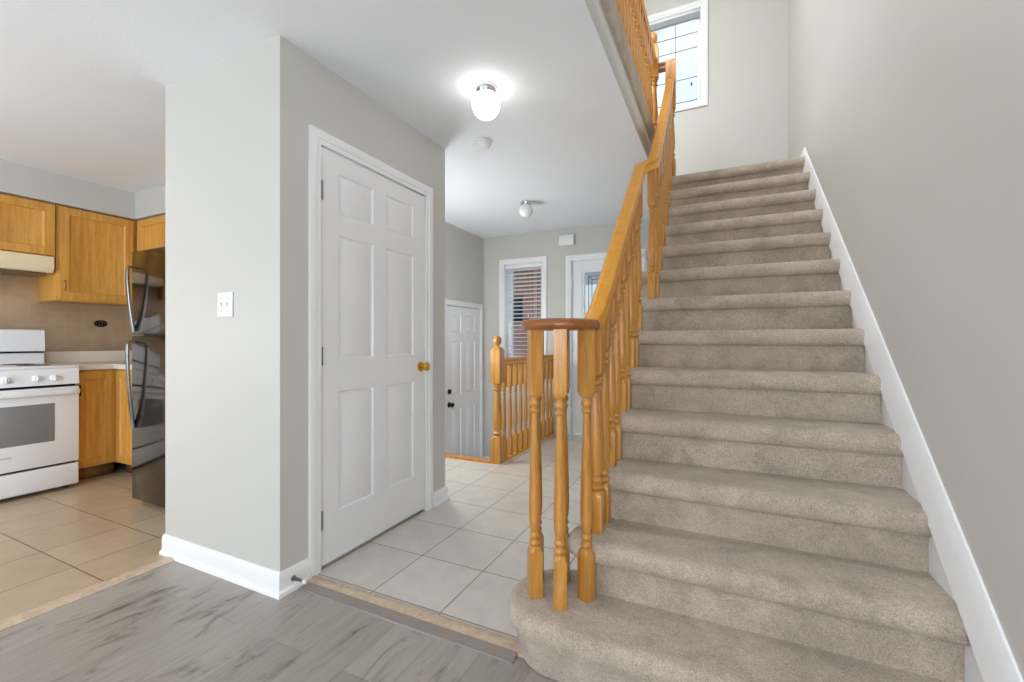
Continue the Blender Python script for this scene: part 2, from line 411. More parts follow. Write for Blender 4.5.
# left wall with the sunken entry door
D2 = (4.12, 4.88, SUNK, SUNK+2.03)
struct('wall_left', cells(NB(), 'X', LX-.12, LX, (CE-.1, FY), (SUNK-.1, CH), [(D2[0]-.005, D2[1]+.005, SUNK-.2, D2[3]+.005)]), M['wall'])
# front wall: foyer window, front door, upper window
W1 = (-2.482, -1.967, .86, 2.075); D3 = (-1.598, -.725, -.3, 2.058); W2 = (-.745, -.185, 3.625, 4.60)
struct('wall_front', cells(NB(), 'Y', FY, FY+.16, (LX-.12, XW+.12), (SUNK-.1, UP), [W1, D3, W2]), M['wall'])
struct('wall_right', cells(NB(), 'X', XW, XW+.12, (BACK, FY+.16), (-.1, UP), []), M['wall'])
struct('wall_kitchen_back', cells(NB(), 'X', KX-.1, KX, (BACK, KY+.1), (-.1, CH), []), M['wall'])
struct('wall_kitchen_side', cells(NB(), 'Y', KY, KY+.08, (KX, CX2), (-.1, CH), []), M['wall'])
# under-stair wall following the steps
pts = [(1.80, 0), (FY, 0), (FY, 13*RISE-.012), (Y1+12*RUN+OV+.02, 13*RISE-.012)]
for q in range(12, 2, -1):
    pts += [(Y1+q*RUN+OV+.02, q*RISE-.012), (Y1+(q-1)*RUN+OV+.02, q*RISE-.012)]
pts += [(1.80, 3*RISE-.012)]
s = NB(); prism(s, pts, 'X', -.475, -.4565); struct('wall_stairs', s, M['wall'])
# upstairs
struct('wall_upstairs', cells(NB(), 'X', -2.1, -2.0, (WX0-.1, FY), (F2, UP), []), M['wall'])
struct('wall_stairwell', cells(NB(), 'Y', WX0-.1, WX0, (-2.1, XW), (CH, UP), []), M['wall'])
struct('ceiling_upstairs', cells(NB(), 'Z', UP, UP+.1, (-2.1, XW+.12), (WX0-.1, FY+.16), []), M['ceil'])
# ceiling with stairwell opening
struct('ceiling', cells(NB(), 'Z', CH, F2-.10, (KX-.1, XW), (BACK, FY), [(SE, XW+.1, WX0, FY+.2)]), M['ceil'])
struct('trim_5', bx((SE-.001, WX0, CH-.001), (SE+.004, FY, F2-.10)), M['wall'])
# upstairs carpet with rounded edge
s = NB(); prism(s, [(-2.0, F2-.10), (SE, F2-.10), (SE+.006, F2-.125), (SE+.022, F2-.115), (SE+.03, F2-.085), (SE+.03, F2-.0), (SE+.022, F2+.035), (SE+.004, F2+.050), (SE-.03, F2+.045), (SE-.10, F2+.045), (SE-.12, F2+.01), (-2.0, F2+.01)], 'Y', WX0, FY)
struct('floor_upstairs', s, M['carpet'])
# kitchen soffit
s = NB(); prism(s, [(KX, BACK), (-4.765, BACK), (-4.765, 2.105), (CX2, 2.105), (CX2, KY), (KX, KY)], 'Z', 2.205, CH); struct('wall_soffit', s, M['wall'])
# backsplash
struct('wall_backsplash', bx((KX, BACK, .90), (KX+.008, KY, 1.80)), M['splash_x'])
struct('wall_backsplash_side', bx((KX+.008, KY-.008, .90), (-3.62, KY, 1.46)), M['splash_y'])

# baseboards
def base_run(name, p0, p1, nrm, h=.095, t=.014, shoe=True, z0=0):
    """p0->p1 along the wall face, nrm = direction into the room"""
    bm = NB(); P0 = Vector((*p0, z0)); P1 = Vector((*p1, z0)); n3 = Vector((*nrm, 0))
    prof = [(0, 0), (t+.012, 0), (t+.012, .010), (t+.006, .019), (t, .022), (t, h-.018), (t-.004, h-.008), (t-.008, h), (0, h)] if shoe else [(0, 0), (t, 0), (t, h-.018), (t-.004, h-.008), (t-.008, h), (0, h)]
    rings = [[bm.verts.new(P+n3*a+Vector((0, 0, b_))) for a, b_ in prof] for P in (P0, P1)]
    N = len(prof)
    for i in range(N): bm.faces.new((rings[0][i], rings[0][(i+1) % N], rings[1][(i+1) % N], rings[1][i]))
    bm.faces.new(rings[0]); bm.faces.new(rings[1]); bmesh.ops.recalc_face_normals(bm, faces=bm.faces)
    return bm
def mitre_base():
    bm = NB(); t, h = .014, .098
    prof = [(0, -.006), (t+.012, -.006), (t+.012, .010), (t+.006, .019), (t, .022), (t, h-.020), (t-.004, h-.008), (t-.008, h), (0, h)]
    path = [((CX2-.006, CY), (0, -1)), ((CX, CY), (1, -1)), ((CX, 1.434), (1, 0))]
    rings = [[bm.verts.new((p[0]+n_[0]*a, p[1]+n_[1]*a, b_)) for a, b_ in prof] for p, n_ in path]
    N = len(prof)
    for a, b_ in zip(rings, rings[1:]):
        for i in range(N): bm.faces.new((a[i], a[(i+1) % N], b_[(i+1) % N], b_[i]))
    bm.faces.new(rings[0]); bm.faces.new(rings[-1]); bmesh.ops.recalc_face_normals(bm, faces=bm.faces); return bm
struct('baseboard_closet', mitre_base(), M['trim'])
struct('baseboard_hall', base_run('b', (CX, 2.402), (CX, CE+.014), (1, 0)), M['trim'])
struct('baseboard_front', base_run('b', (-1.79, FY), (-1.67, FY), (0, -1)), M['trim'])
struct('baseboard_entry', base_run('b', (LX, FY), (PX1, FY), (0, -1), .13, .014, False, SUNK), M['trim'])
struct('baseboard_left', base_run('b', (LX, CE+.01), (LX, PY0), (1, 0)), M['trim'])
# stair skirt board on the right wall
SK = lambda y: .390+.826*(y-1.365)
s = NB()
sprof = [(0, .004), (.006, .003), (.010, -.012), (.013, -.030), (.016, -.060), (.0225, -.135), (.024, -.155), (.020, -.166), (.010, -.170), (.010, -.42), (0, -.42)]
rings = [[s.verts.new((XW-a, y_, max(SK(y_)+d, -.004) if y_ < 1.4 else SK(y_)+d)) for a, d in sprof] for y_ in (.9, 1.4, 4.03)]
for a, b_ in zip(rings, rings[1:]):
    for i in range(len(sprof)): s.faces.new((a[i], a[(i+1) % len(sprof)], b_[(i+1) % len(sprof)], b_[i]))
s.faces.new(rings[0]); s.faces.new(rings[-1]); bmesh.ops.recalc_face_normals(s, faces=s.faces)
struct('trim_6', s, M['trim'], None, 20)
struct('baseboard_landing', base_run('b', (-.44, FY), (XW, FY), (0, -1), .09, .014, False, 13*RISE), M['trim'])
struct('baseboard_landing_side', base_run('b', (XW, 4.03), (XW, FY-.014), (-1, 0), .09, .014, False, 13*RISE), M['trim'])
struct('ground', bx((-14, FY+.4, -.75), (8, 30, -.6)), M['ground'])

# ------------------------------------------------------------------ closet door (door_1)
d1 = thing('door_1', 'closed white six-panel closet door with brass knob in the grey closet wall', 'door', (CX, 1.504, .012), PI/2, kind='structure')
six = lambda w, h: [(x0, z0, x0+pw, z1) for pw in ((w-.115*2-.105)/2,) for x0 in (.115, w-.115-pw) for z0, z1 in ((.235/2.03*h, .835/2.03*h), (1.0/2.03*h, 1.625/2.03*h), (1.735/2.03*h, 1.935/2.03*h))]
leaf = panel_slab(.826, 2.026, .035, six(.826, 2.026)); bmesh.ops.translate(leaf, verts=leaf.verts, vec=(0, .004, .006))
link('leaf', leaf, M['door'], d1)
link('casing', casing_u(-.003, .829, -.012, 2.036, .065), M['trim'], d1)
jb = NB(); box(jb, (-.012, .0, -.012), (-.0055, .11, 2.045)); box(jb, (.8315, .0, -.012), (.838, .11, 2.045)); box(jb, (-.012, 0, 2.038), (.838, .11, 2.046)); link('jamb', jb, M['trim'], d1)
def knob(parent, x, z, m, y0=.004, sc=1.0):
    ro = NB(); lathe(ro, [(.001, 0), (.032*sc, 0), (.033*sc, -.004), (.026*sc, -.009), (.014*sc, -.012), (.001, -.0125)], 24, (x, y0, z), 'Y')
    r = link('rosette', ro, m, parent)
    kb = NB(); lathe(kb, [(.001, -.010), (.011*sc, -.010), (.011*sc, -.026), (.020*sc, -.031), (.027*sc, -.040), (.028*sc, -.050), (.024*sc, -.058), (.014*sc, -.062), (.001, -.063)], 24, (x, y0, z), 'Y')
    return link('knob', kb, m, parent)
knob(d1, .782, .930, M['brass'])
for z in (.228, 1.02, 1.82):
    hb = NB(); lathe(hb, [(.001, -.045), (.006, -.045), (.006, .045), (.001, .045)], 10, (-.002, -.007, z))
    box(hb, (-.004, -.004, z-.044), (.012, .0035, z+.044)); h_ = link('hinge', hb, M['steel'], d1)
struct('trim_7', bx((CX-.11, 1.497, -.03), (CX-.001, 2.337, -.001)), M['tile'])

# ------------------------------------------------------------------ entry door down the step (door_2)
d2 = thing('door_2', 'white six-panel entry door with black knob and deadbolt in the sunken entry', 'door', (LX, D2[0], SUNK), PI/2, kind='structure')
leaf = panel_slab(.76, 2.02, .04, six(.76, 2.02)); bmesh.ops.translate(leaf, verts=leaf.verts, vec=(0, .006, .006)); link('leaf', leaf, M['door'], d2)
link('casing', casing_u(-.004, .764, 0, 2.034, .062), M['trim'], d2)
knob(d2, .07, .90, M['blackmetal'], .006)
db = NB(); lathe(db, [(.001, 0), (.03, 0), (.03, -.012), (.022, -.02), (.001, -.021)], 20, (.07, .006, 1.05), 'Y'); link('deadbolt', db, M['blackmetal'], d2)

# ------------------------------------------------------------------ front door (door_3)
d3 = thing('door_3', 'white front door with leaded glass light behind the stair railing', 'door', (D3[0], FY, .012), 0, kind='structure')
wd, hd = .863, 2.035
GL = (.155, 1.02, .71, 1.90)
leaf = cells(NB(), 'Y', .03, .074, (.006, wd+.006), (0, hd), [(GL[0], GL[2], GL[1], GL[3])])
link('leaf', leaf, M['door'], d3)
link('casing', casing_u(-.0, wd+.010, -.012, hd+.010, .062), M['trim'], d3)
jb = NB(); box(jb, (0, 0, -.012), (.006, .12, hd+.008)); box(jb, (wd+.006, 0, -.012), (wd+.012, .12, hd+.008)); box(jb, (0, 0, hd+.002), (wd+.012, .12, hd+.010)); link('jamb', jb, M['trim'], d3)
fr = casing_u(GL[0], GL[2], GL[1], GL[3], .035, .03, bottom=True); link('glass_moulding', fr, M['door'], d3)
gp = link('glass_pane', bx((GL[0], .048, GL[1]), (GL[2], .056, GL[3])), M['frost'], d3)
ld = NB()
def strip(bm, x0, z0, x1, z1, r=.004): tube(bm, [(x0, .046, z0), (x1, .046, z1)], r, 6)
for off in (.045, .085):
    a, b_, c, d = GL[0]+off, GL[1]+off, GL[2]-off, GL[3]-off
    strip(ld, a, b_, c, b_); strip(ld, a, d, c, d); strip(ld, a, b_, a, d); strip(ld, c, b_, c, d)
cx, cz = (GL[0]+GL[2])/2, (GL[1]+GL[3])/2
for sx in (-1, 1):
    for sz in (-1, 1):
        strip(ld, cx+sx*.10, cz, cx, cz+sz*.24); strip(ld, cx+sx*.2325, cz+sz*.395, cx+sx*.1925, cz+sz*.355)
    strip(ld, cx+sx*.10, cz, cx+sx*.1925, cz); strip(ld, cx, cz+sx*.24, cx, cz+sx*.355)
link('lead_came', ld, M['lead'], gp)
for x0 in (.13, .48):
    pb = panel_slab(.27, .62, .012, [(.02, .02, .25, .60)]); bmesh.ops.translate(pb, verts=pb.verts, vec=(x0, .019, .22)); link('raised_panel', pb, M['door'], d3)
for z in (.22, 1.0, 1.72): link('hinge', bx((.0, -.004, z), (.012, .03, z+.09), .002), M['plastic'], d3)
knob(d3, wd-.06, .93, M['brass'], .03)

# ------------------------------------------------------------------ windows
w1 = thing('window_1', 'narrow white window beside the front door with brick outside', 'window', (W1[0], FY, W1[2]), 0, kind='structure')
ww, wh = W1[1]-W1[0], W1[3]-W1[2]
link('casing', casing_u(0, ww, 0, wh, .064, bottom=True), M['trim'], w1)
jb = NB()
for a, b_ in (((0, 0, 0), (.008, .15, wh)), ((ww-.008, 0, 0), (ww, .15, wh)), ((0, 0, 0), (ww, .15, .008)), ((0, 0, wh-.008), (ww, .15, wh))): box(jb, a, b_)
link('jamb', jb, M['trim'], w1)
fr = cells(NB(), 'Y', .10, .14, (.008, ww-.008), (.008, wh-.008), [(.055, ww-.055, .055, wh-.055)]); link('frame', fr, M['trim'], w1)
link('pane', bx((.055, .115, .055), (ww-.055, .121, wh-.055)), M['glass'], w1)
w2 = thing('window_2', 'upper window above the stairs with white frame and thin grille bars', 'window', (W2[0], FY, W2[2]), 0, kind='structure')
ww2, wh2 = W2[1]-W2[0], W2[3]-W2[2]
link('casing', casing_u(0, ww2, 0, wh2, .068, bottom=True), M['trim'], w2)
jb = NB()
for a, b_ in (((0, 0, 0), (.008, .15, wh2)), ((ww2-.008, 0, 0), (ww2, .15, wh2)), ((0, 0, 0), (ww2, .15, .008)), ((0, 0, wh2-.008), (ww2, .15, wh2))): box(jb, a, b_)
link('jamb', jb, M['trim'], w2)
fr = cells(NB(), 'Y', .05, .10, (.008, ww2-.008), (.008, wh2-.008), [(.032, ww2-.032, .03, wh2-.03)]); link('frame', fr, M['trim'], w2)
pn = link('pane', bx((.032, .07, .03), (ww2-.032, .076, wh2-.03)), M['glass'], w2)
gb = NB()
for z in (.055, .30, .615, .775): box(gb, (.032, .064, z-.0025), (ww2-.032, .07, z+.0025))
box(gb, (ww2/2+.022, .064, .03), (ww2/2+.027, .07, wh2-.03)); link('grille', gb, M['lead'], w2)
# blinds
bl = thing('window_blind', 'white horizontal slat blind covering the narrow foyer window', 'blind', (W1[0]+.012, FY, W1[2]), 0)
link('headrail', bx((0, .012, wh-.055), (ww-.024, .06, wh-.010), .003), M['blind'], bl)
sl = NB(); z = wh-.075
while z > .05:
    a = math.radians(-9); d = .024
    p = [(.036-d*math.cos(a), z-d*math.sin(a)), (.036, z+.003), (.036+d*math.cos(a), z+d*math.sin(a)), (.036+d*math.cos(a), z+d*math.sin(a)-.003), (.036, z), (.036-d*math.cos(a), z-d*math.sin(a)-.003)]
    prism(sl, p, 'X', .003, ww-.027); z -= .050
link('slats', sl, M['blind'], bl)
link('bottom_rail', bx((0, .014, .012), (ww-.024, .058, .032), .003), M['blind'], bl)
lc = NB()
for x0 in (.09, ww-.115):
    tube(lc, [(x0, .010, .03), (x0, .010, wh-.03)], .0022, 6); tube(lc, [(x0, .062, .03), (x0, .062, wh-.03)], .0022, 6)
link('ladder_cord', lc, M['cord'], bl)
wn = NB(); tube(wn, [(.03, .006, wh-.06), (.03, .004, wh-.70)], .004, 8); link('tilt_wand', wn, M['cord'], bl)
sh = thing('pleated_blind', 'raised grey pleated shade with a hanging cord at the top of the upper window', 'blind', (W2[0]+.01, FY, W2[2]), 0)
st = NB()
for k in range(6): box(st, (0.0, .010, wh2-.020-.010*(k+1)), (ww2-.02, .045, wh2-.022-.010*k), .003)
link('pleats', st, plain('grey_shade_fabric', (176, 182, 190), .8), sh)
link('headrail', bx((0, .008, wh2-.022), (ww2-.02, .048, wh2-.009), .002), M['blind'], sh)
tc_ = NB(); tube(tc_, [(ww2-.10, .014, wh2-.03), (ww2-.10, .012, .215)], .0018, 6); cd_ = link('pull_cord', tc_, M['cord'], sh)
tt = NB(); lathe(tt, [(.001, .185), (.010, .188), (.008, .21), (.003, .222), (.001, .223)], 12, (ww2-.10, .012, 0)); link('tassel', tt, M['tassel'], cd_)

# outside
ho = thing('neighbour_house', 'red brick house wall seen through the blind outside the foyer window', 'house', (-4.0, 7.6, -.6), 0)
link('wall', cells(NB(), 'Y', 0, .3, (-3.2, 1.15), (0, 3.3), [(.15, .62, 2.05, 2.6)]), M['brick'], ho)
hw = link('window', cells(NB(), 'Y', .05, .12, (.15, .62), (2.05, 2.6), [(.19, .58, 2.09, 2.56)]), M['toe'], ho)
link('pane', bx((.19, .08, 2.09), (.58, .09, 2.56)), M['darkpane'], hw)
rf = NB(); prism(rf, [(-.35, 3.25), (1.6, 4.0), (3.4, 3.25), (3.4, 3.15), (-.35, 3.15)], 'X', -3.4, 1.35); link('roof', rf, M['roof'], ho)

# ------------------------------------------------------------------ staircase
stair = thing('staircase', 'straight flight of taupe carpeted steps with a rounded bottom step', 'staircase', (0, Y1, 0), 0)
def step_mesh(nn, outline, back_y, xr):
    """outline: plan polyline of the nosing front from right to left end; solid step with rolled nosing"""
    bm = NB(); zt = nn*RISE; zb = (nn-1)*RISE
    prof = [(OV, zb), (OV, zt-.072), (OV-.004, zt-.076), (.020, zt-.076), (.008, zt-.068), (.002, zt-.056), (0, zt-.042), (.002, zt-.028), (.008, zt-.014), (.018, zt-.005), (.034, zt)]
    if nn == 1: prof = [(.048, zb), (.040, zb+.03), (.022, zt-.095), (.010, zt-.075), (.003, zt-.056), (0, zt-.042), (.002, zt-.028), (.008, zt-.014), (.018, zt-.005), (.034, zt)]
    P = [Vector(p) for p in outline]; Nn = []
    for i, p in enumerate(P):
        d0 = (p-P[i-1]).normalized() if i else None; d1_ = (P[i+1]-p).normalized() if i < len(P)-1 else None
        ns = [Vector((d.y, -d.x)) for d in (d0, d1_) if d is not None]     # inward normal = right of travel (right->left travel faces +Y)
        nv = sum(ns, Vector((0, 0))); nv.normalize()
        if len(ns) == 2: nv /= max(.5, nv.dot(ns[0]))
        Nn.append(nv)
    rings = [[bm.verts.new((p.x+nv.x*o, p.y+nv.y*o, z)) for o, z in prof] for p, nv in zip(P, Nn)]
    for a, b_ in zip(rings, rings[1:]):
        for i in range(len(prof)-1): bm.faces.new((a[i], a[i+1], b_[i+1], b_[i]))
    # caps
    brv = [bm.verts.new((xr, back_y, z)) for o, z in ((0, zb), (0, zt))]
    lx = rings[-1][-1].co.x
    blv = [bm.verts.new((lx, back_y, z)) for z in (zb, zt)]
    bm.faces.new([r[-1] for r in rings]+[blv[1], brv[1]])
    bm.faces.new(list(reversed([r[0] for r in rings]))+[brv[0], blv[0]])
    bm.faces.new(rings[0]+[brv[1], brv[0]])
    bm.faces.new(list(reversed(rings[-1]))+[blv[0], blv[1]])
    bm.faces.new([brv[0], brv[1], blv[1], blv[0]])
    bmesh.ops.recalc_face_normals(bm, faces=bm.faces)
    bmesh.ops.translate(bm, verts=bm.verts, vec=(0, -Y1, 0))
    return bm
XR = XW-.0105
for k in range(1, 14):
    yn = Y1+(k-1)*RUN; by = yn+RUN+OV+.006
    right = [(XR, yn)]
    if k == 1:
        out = right + [(-.2, yn), (-.48, yn)] + arcpts((-.505, 1.5058), .205, 270, 90, 24)[0:]
        by = out[-1][1]+.002
        out += [(-.44, out[-1][1])]; by = 1.79
    elif k == 2:
        out = right + [(-.2, yn)] + arcpts((-.435, yn+.09), .09, 270, 180, 10) + [(-.525, yn+.13)]
        out += arcpts((-.46, yn+.13), .065, 180, 110, 5)
        by = yn+RUN+OV+.006
    elif k == 13:
        out = right + [(-.2, yn), (-.4555, yn)]; by = FY-.004
    else:
        out = right + [(-.2, yn), (-.4555, yn)]
    link('step' if k < 13 else 'landing', step_mesh(k, [(-x_, y_) if False else (x_, y_) for x_, y_ in out], by, XR), M['carpet'], stair, 50)

# ------------------------------------------------------------------ railings
def baluster_bm(L, w=.022, bot=.17, top=.24, top_slope=None):
    """turned baluster: square foot, rings, vase, rings, square head; z 0..L"""
    bot = min(bot, L*.2); a = bot; e = L-top
    T = e-a
    pr = [(w, 0, 1), (w, a-.012, 1), (w*.96, a+.002, .45), (w*.86, a+.008, 0),
          (w*.62, a+.012, 0), (w*.86, a+.017, 0), (w*.92, a+.023, 0), (w*.84, a+.029, 0), (w*.60, a+.034, 0), (w*.60, a+.038, 0),
          (w*.88, a+.044, 0), (w*.92, a+.050, 0), (w*.78, a+.057, 0), (w*.62, a+.062, 0),
          (w*.80, a+.075, 0), (w*.93, a+.10, 0), (w*.98, a+.135, 0), (w*.94, a+.17+.05*T, 0), (w*.80, a+.12+.35*T, 0), (w*.64, a+.06+.62*T, 0), (w*.55, e-.085, 0), (w*.54, e-.066, 0),
          (w*.72, e-.062, 0), (w*.80, e-.057, 0), (w*.72, e-.052, 0), (w*.52, e-.047, 0), (w*.52, e-.043, 0), (w*.82, e-.036, 0), (w*.88, e-.028, 0), (w*.78, e-.021, 0), (w*.60, e-.016, 0), (w*.60, e-.011, 0),
          (w*.86, e-.006, 0), (w*.96, e, .45), (w, e+.014, 1), (w, L, 1)]
    pr = [p for i, p in enumerate(pr) if i == 0 or p[1] > pr[i-1][1]-1e-6]
    bm = NB(); lathe(bm, pr, 24)
    if top_slope:
        mz = max(v_.co.z for v_ in bm.verts)
        for v_ in bm.verts:
            if abs(v_.co.z-mz) < 1e-5: v_.co.z += v_.co.y*top_slope
    return bm
def turn(bm, a): bmesh.ops.rotate(bm, verts=bm.verts, cent=(0, 0, 0), matrix=Matrix.Rotation(a, 3, 'Z')); return bm

rail = thing('stair_railing', 'honey oak stair railing with turned balusters and a round volute at the bottom step', 'railing', (-.42, 1.5, 0), 0)
def R(p): return (p[0]+.42, p[1]-1.5, p[2])      # world -> railing space
VC = (-.525, 1.515); VZ0, VZ1 = 1.146, 1.185
vb = NB(); lathe(vb, [(.10, VZ0), (.132, VZ0), (.140, VZ0+.006), (.143, VZ0+.016), (.140, VZ0+.026), (.135, VZ0+.033), (.120, VZ1-.002), (.09, VZ1), (.001, VZ1+.001)], 48, R((*VC, 0)))
link('volute_cap', vb, M['oak_x'], rail)
hp = [(-.470, 1.50, 1.165), (-.445, 1.545, 1.165), (-.430, 1.59, 1.172), (-.422, 1.625, 1.196), (-.418, 1.66, 1.230), (-.416, 1.75, 1.315), (-.414, 2.10, 1.644), (-.413, 2.50, 2.015), (-.412, 2.575, 2.085), (-.402, 2.605, 2.106), (-.384, 2.628, 2.118), (-.364, 2.648, 2.132), (-.355, 2.685, 2.158), (-.354, 2.76, 2.216), (-.360, 3.0, 2.434), (-.370, 3.50, 2.888), (-.382, 3.86, 3.215), (-.386, 3.975, 3.32)]
hprof = [(-.026, -.032), (.026, -.032), (.028, -.014), (.024, -.008), (.024, -.002), (.030, .006), (.032, .016), (.0305, .025), (.024, .031), (.012, .0325), (-.012, .0325), (-.024, .031), (-.0305, .025), (-.032, .016), (-.030, .006), (-.024, -.002), (-.024, -.008), (-.028, -.014)]
hb = NB(); sweep(hb, [R(p) for p in hp], hprof, vscale={0: .5, 1: .55, 2: .8}); link('handrail', hb, M['oak_y'], rail, 50)
def rail_z(y):
    for a, b_ in zip(hp, hp[1:]):
        if a[1] <= y <= b_[1]:
            t_ = (y-a[1])/(b_[1]-a[1]); return a[2]+(b_[2]-a[2])*t_, a[0]+(b_[0]-a[0])*t_, (b_[2]-a[2])/(b_[1]-a[1])
def add_bal(x_, y_, z0, z1, rot=0, top=.24, bot=.17, slope=None, parent=rail, conv=R, w=.022):
    bm = baluster_bm(z1-z0, w, bot, top, slope)
    if rot: turn(bm, rot)
    p = conv((x_, y_, z0)); return link('baluster', bm, M['oak'], parent, 38, p)
for (x_, y_, r_) in ((-.600, 1.452, .70), (-.497, 1.428, .36), (-.428, 1.512, -.50), (-.634, 1.554, .1), (-.542, 1.600, .2)):
    add_bal(x_, y_, RISE-.004, VZ0+.004, r_, .235, .175)
for k in range(2, 7):
    for off in (.105, .213):
        y_ = Y1+(k-1)*RUN+off
        if y_ > 2.58: continue
        zr, xr_, sl_ = rail_z(y_)
        first = k == 2 and off < .15
        add_bal(xr_-(.006 if first else .002), y_+(.008 if first else 0), k*RISE-.004, zr-.026+(.008*sl_ if first else 0), 0, .20, .15, sl_, w=.031 if first else .022)
for k in range(7, 14):
    for off in (.035, .145):
        y_ = Y1+(k-1)*RUN+off
        if y_ > 3.93: continue
        zr, xr_, sl_ = rail_z(y_)
        add_bal(xr_, y_, k*RISE-.004, zr-.024, 0, .22, .15, sl_)
def newel(L, w, blockb, blockt, ball=True):
    a, e = blockb, L-blockt
    T = e-a
    pr = [(w, 0, 1), (w, a-.02, 1), (w*.95, a, .4), (w*.85, a+.01, 0), (w*.62, a+.018, 0), (w*.86, a+.03, 0), (w*.90, a+.04, 0), (w*.66, a+.052, 0), (w*.66, a+.06, 0),
          (w*.86, a+.09, 0), (w*.90, a+.14, 0), (w*.78, a+.14+.4*(T-.2), 0), (w*.62, e-.075, 0), (w*.80, e-.065, 0), (w*.86, e-.055, 0), (w*.60, e-.045, 0), (w*.60, e-.038, 0), (w*.86, e-.026, 0), (w*.88, e-.016, 0), (w*.70, e-.008, 0), (w*.95, e, .4), (w, e+.02, 1), (w, L-.03, 1)]
    if ball: pr += [(w*.55, L, 1), (w*.40, L+.004, 0), (w*.38, L+.014, 0), (w*.60, L+.022, 0), (w*.78, L+.042, 0), (w*.80, L+.06, 0), (w*.72, L+.08, 0), (w*.45, L+.097, 0), (w*.1, L+.103, 0)]
    else: pr += [(w*.9, L-.006, 1), (w*.6, L, 1)]
    bm = NB(); lathe(bm, pr, 32); return bm
npb = newel(3.53-13*RISE, .040, .16, .42, False)
link('newel_post', npb, M['oak'], rail, 38, R((-.386, 4.005, 13*RISE-.004)))

# landing guard along the upstairs hall
gd = thing('upstairs_guard_railing', 'oak guard railing with turned balusters along the carpeted upstairs floor edge', 'railing', (-.53, 2.5, F2), 0)
G = lambda p: (p[0]+.53, p[1]-2.5, p[2]-F2)
gb = NB(); sweep(gb, [G((-.53, WX0+.01, 3.545)), G((-.53, 4.0, 3.545))], hprof); link('handrail', gb, M['oak_y'], gd, 50)
gl_ = NB(); sweep(gl_, [G((-.53, 4.005, 3.49)), G((-.427, 4.005, 3.49))], hprof); link('link_rail', gl_, M['oak_x'], gd, 50)
y_ = WX0+.12; src = None
while y_ < 3.90:
    if src is None:
        src = link('baluster', baluster_bm(3.52-F2-.040, .021, .15, .20), M['oak'], gd, 38, G((-.53, y_, F2+.040)))
    else:
        c = src.copy(); COL.objects.link(c); c.parent = gd; c.location = G((-.53, y_, F2+.040))
    y_ += .108
link('newel_post', newel(.94, .043, .20, .30, True), M['oak'], gd, 38, G((-.53, 4.0, F2+.040)))

# foyer guard around the sunken entry
fg = thing('foyer_guard_railing', 'oak guard railing with ball-topped newel post beside the sunken entry', 'railing', (PX1-.03, PY0+.02, 0), 0)
Fq = lambda p: (p[0]-PX1+.03, p[1]-PY0-.02, p[2])
NX, NY = -1.828, 3.535
link('newel_post', newel(1.052, .047, .235, .33, True), M['oak'], fg, 38, Fq((NX, NY, 0)))
link('base_trim', box(NB(), Fq((PX1-.085, NY+.04, -.02)), Fq((PX1+.003, FY-.001, .012)), .004), M['oak_y'], fg)
link('nosing_trim', box(NB(), Fq((PX0, PY0-.008, -.05)), Fq((PX1-.085, PY0+.06, .022)), .005), M['oak'], fg)
hb = NB(); sweep(hb, [Fq((NX, NY+.03, .915)), Fq((NX, FY-.001, .915))], hprof); link('handrail', hb, M['oak_y'], fg, 50)
y_ = NY+.135; src = None
while y_ < FY-.04:
    if src is None: src = link('baluster', baluster_bm(.888-.011, .0215, .19, .22), M['oak'], fg, 38, Fq((NX, y_, .011)))
    else:
        c = src.copy(); COL.objects.link(c); c.parent = fg; c.location = Fq((NX, y_, .011))
    y_ += .126

# ------------------------------------------------------------------ ceiling fixtures and wall bits
def globe_light(x_, y_, label, r, m, zt=CH, stem=.045):
    t_ = thing('ceiling_light', label, 'light', (x_, y_, zt), 0)
    cb = NB(); lathe(cb, [(.001, -.0), (r*.80, 0), (r*.82, -.008), (r*.74, -.022), (r*.70, -.030), (r*.62, -stem), (.001, -stem)], 32)
    cn = link('canopy', cb, M['chrome'], t_)
    for k in range(3):
        sb = NB(); a = k*2*PI/3+.4; lathe(sb, [(.001, 0), (.004, 0), (.004, .012), (.001, .013)], 8, (r*.66*math.cos(a), r*.66*math.sin(a), -stem+.002))
        link('thumb_screw', sb, M['chrome'], cn)
    pr = [(r*.60, -stem+.006)]
    for k in range(0, 17):
        a = math.radians(142-142*k/16-90); pr.append((max(.001, r*math.cos(a)), -stem-r*.70+.004+r*math.sin(a)))
    gbm = NB(); lathe(gbm, pr, 32); return t_, link('globe', gbm, m, t_)
t_, g_ = globe_light(-1.114, 2.024, 'lit white globe ceiling light in front of the smoke detector', .073, M['globe_on'])
globe_light(-1.681, 3.845, 'small unlit glass globe ceiling light near the front door', .066, M['globe_off'])
sd = thing('smoke_detector', 'round white smoke detector on the ceiling between the two globe lights', 'smoke detector', (-1.454, 2.571, CH), 0)
b_ = NB(); lathe(b_, [(.001, 0), (.066, 0), (.068, -.012), (.064, -.014), (.001, -.014)], 32); link('mounting_base', b_, M['plastic'], sd)
b_ = NB(); lathe(b_, [(.001, -.014), (.060, -.014), (.060, -.030), (.054, -.040), (.030, -.044), (.001, -.044)], 32); link('cover', b_, M['plastic'], sd)
dc = thing('door_chime', 'white door chime box on the wall between window and front door', 'door chime', (-1.645, FY, 2.30), 0)
link('cover', bx((-.092, -.045, -.062), (.092, -.004, .062), .008), M['plastic'], dc); link('backplate', bx((-.086, -.006, -.056), (.086, -.0, .056)), M['plastic'], dc)
sw = thing('light_switch', 'white double toggle light switch on the grey closet wall', 'light switch', (-2.113, CY, 1.278), 0)
pl = bx((-.057, -.0065, -.058), (.057, 0, .058), .004); link('switch_plate', pl, M['plastic'], sw)
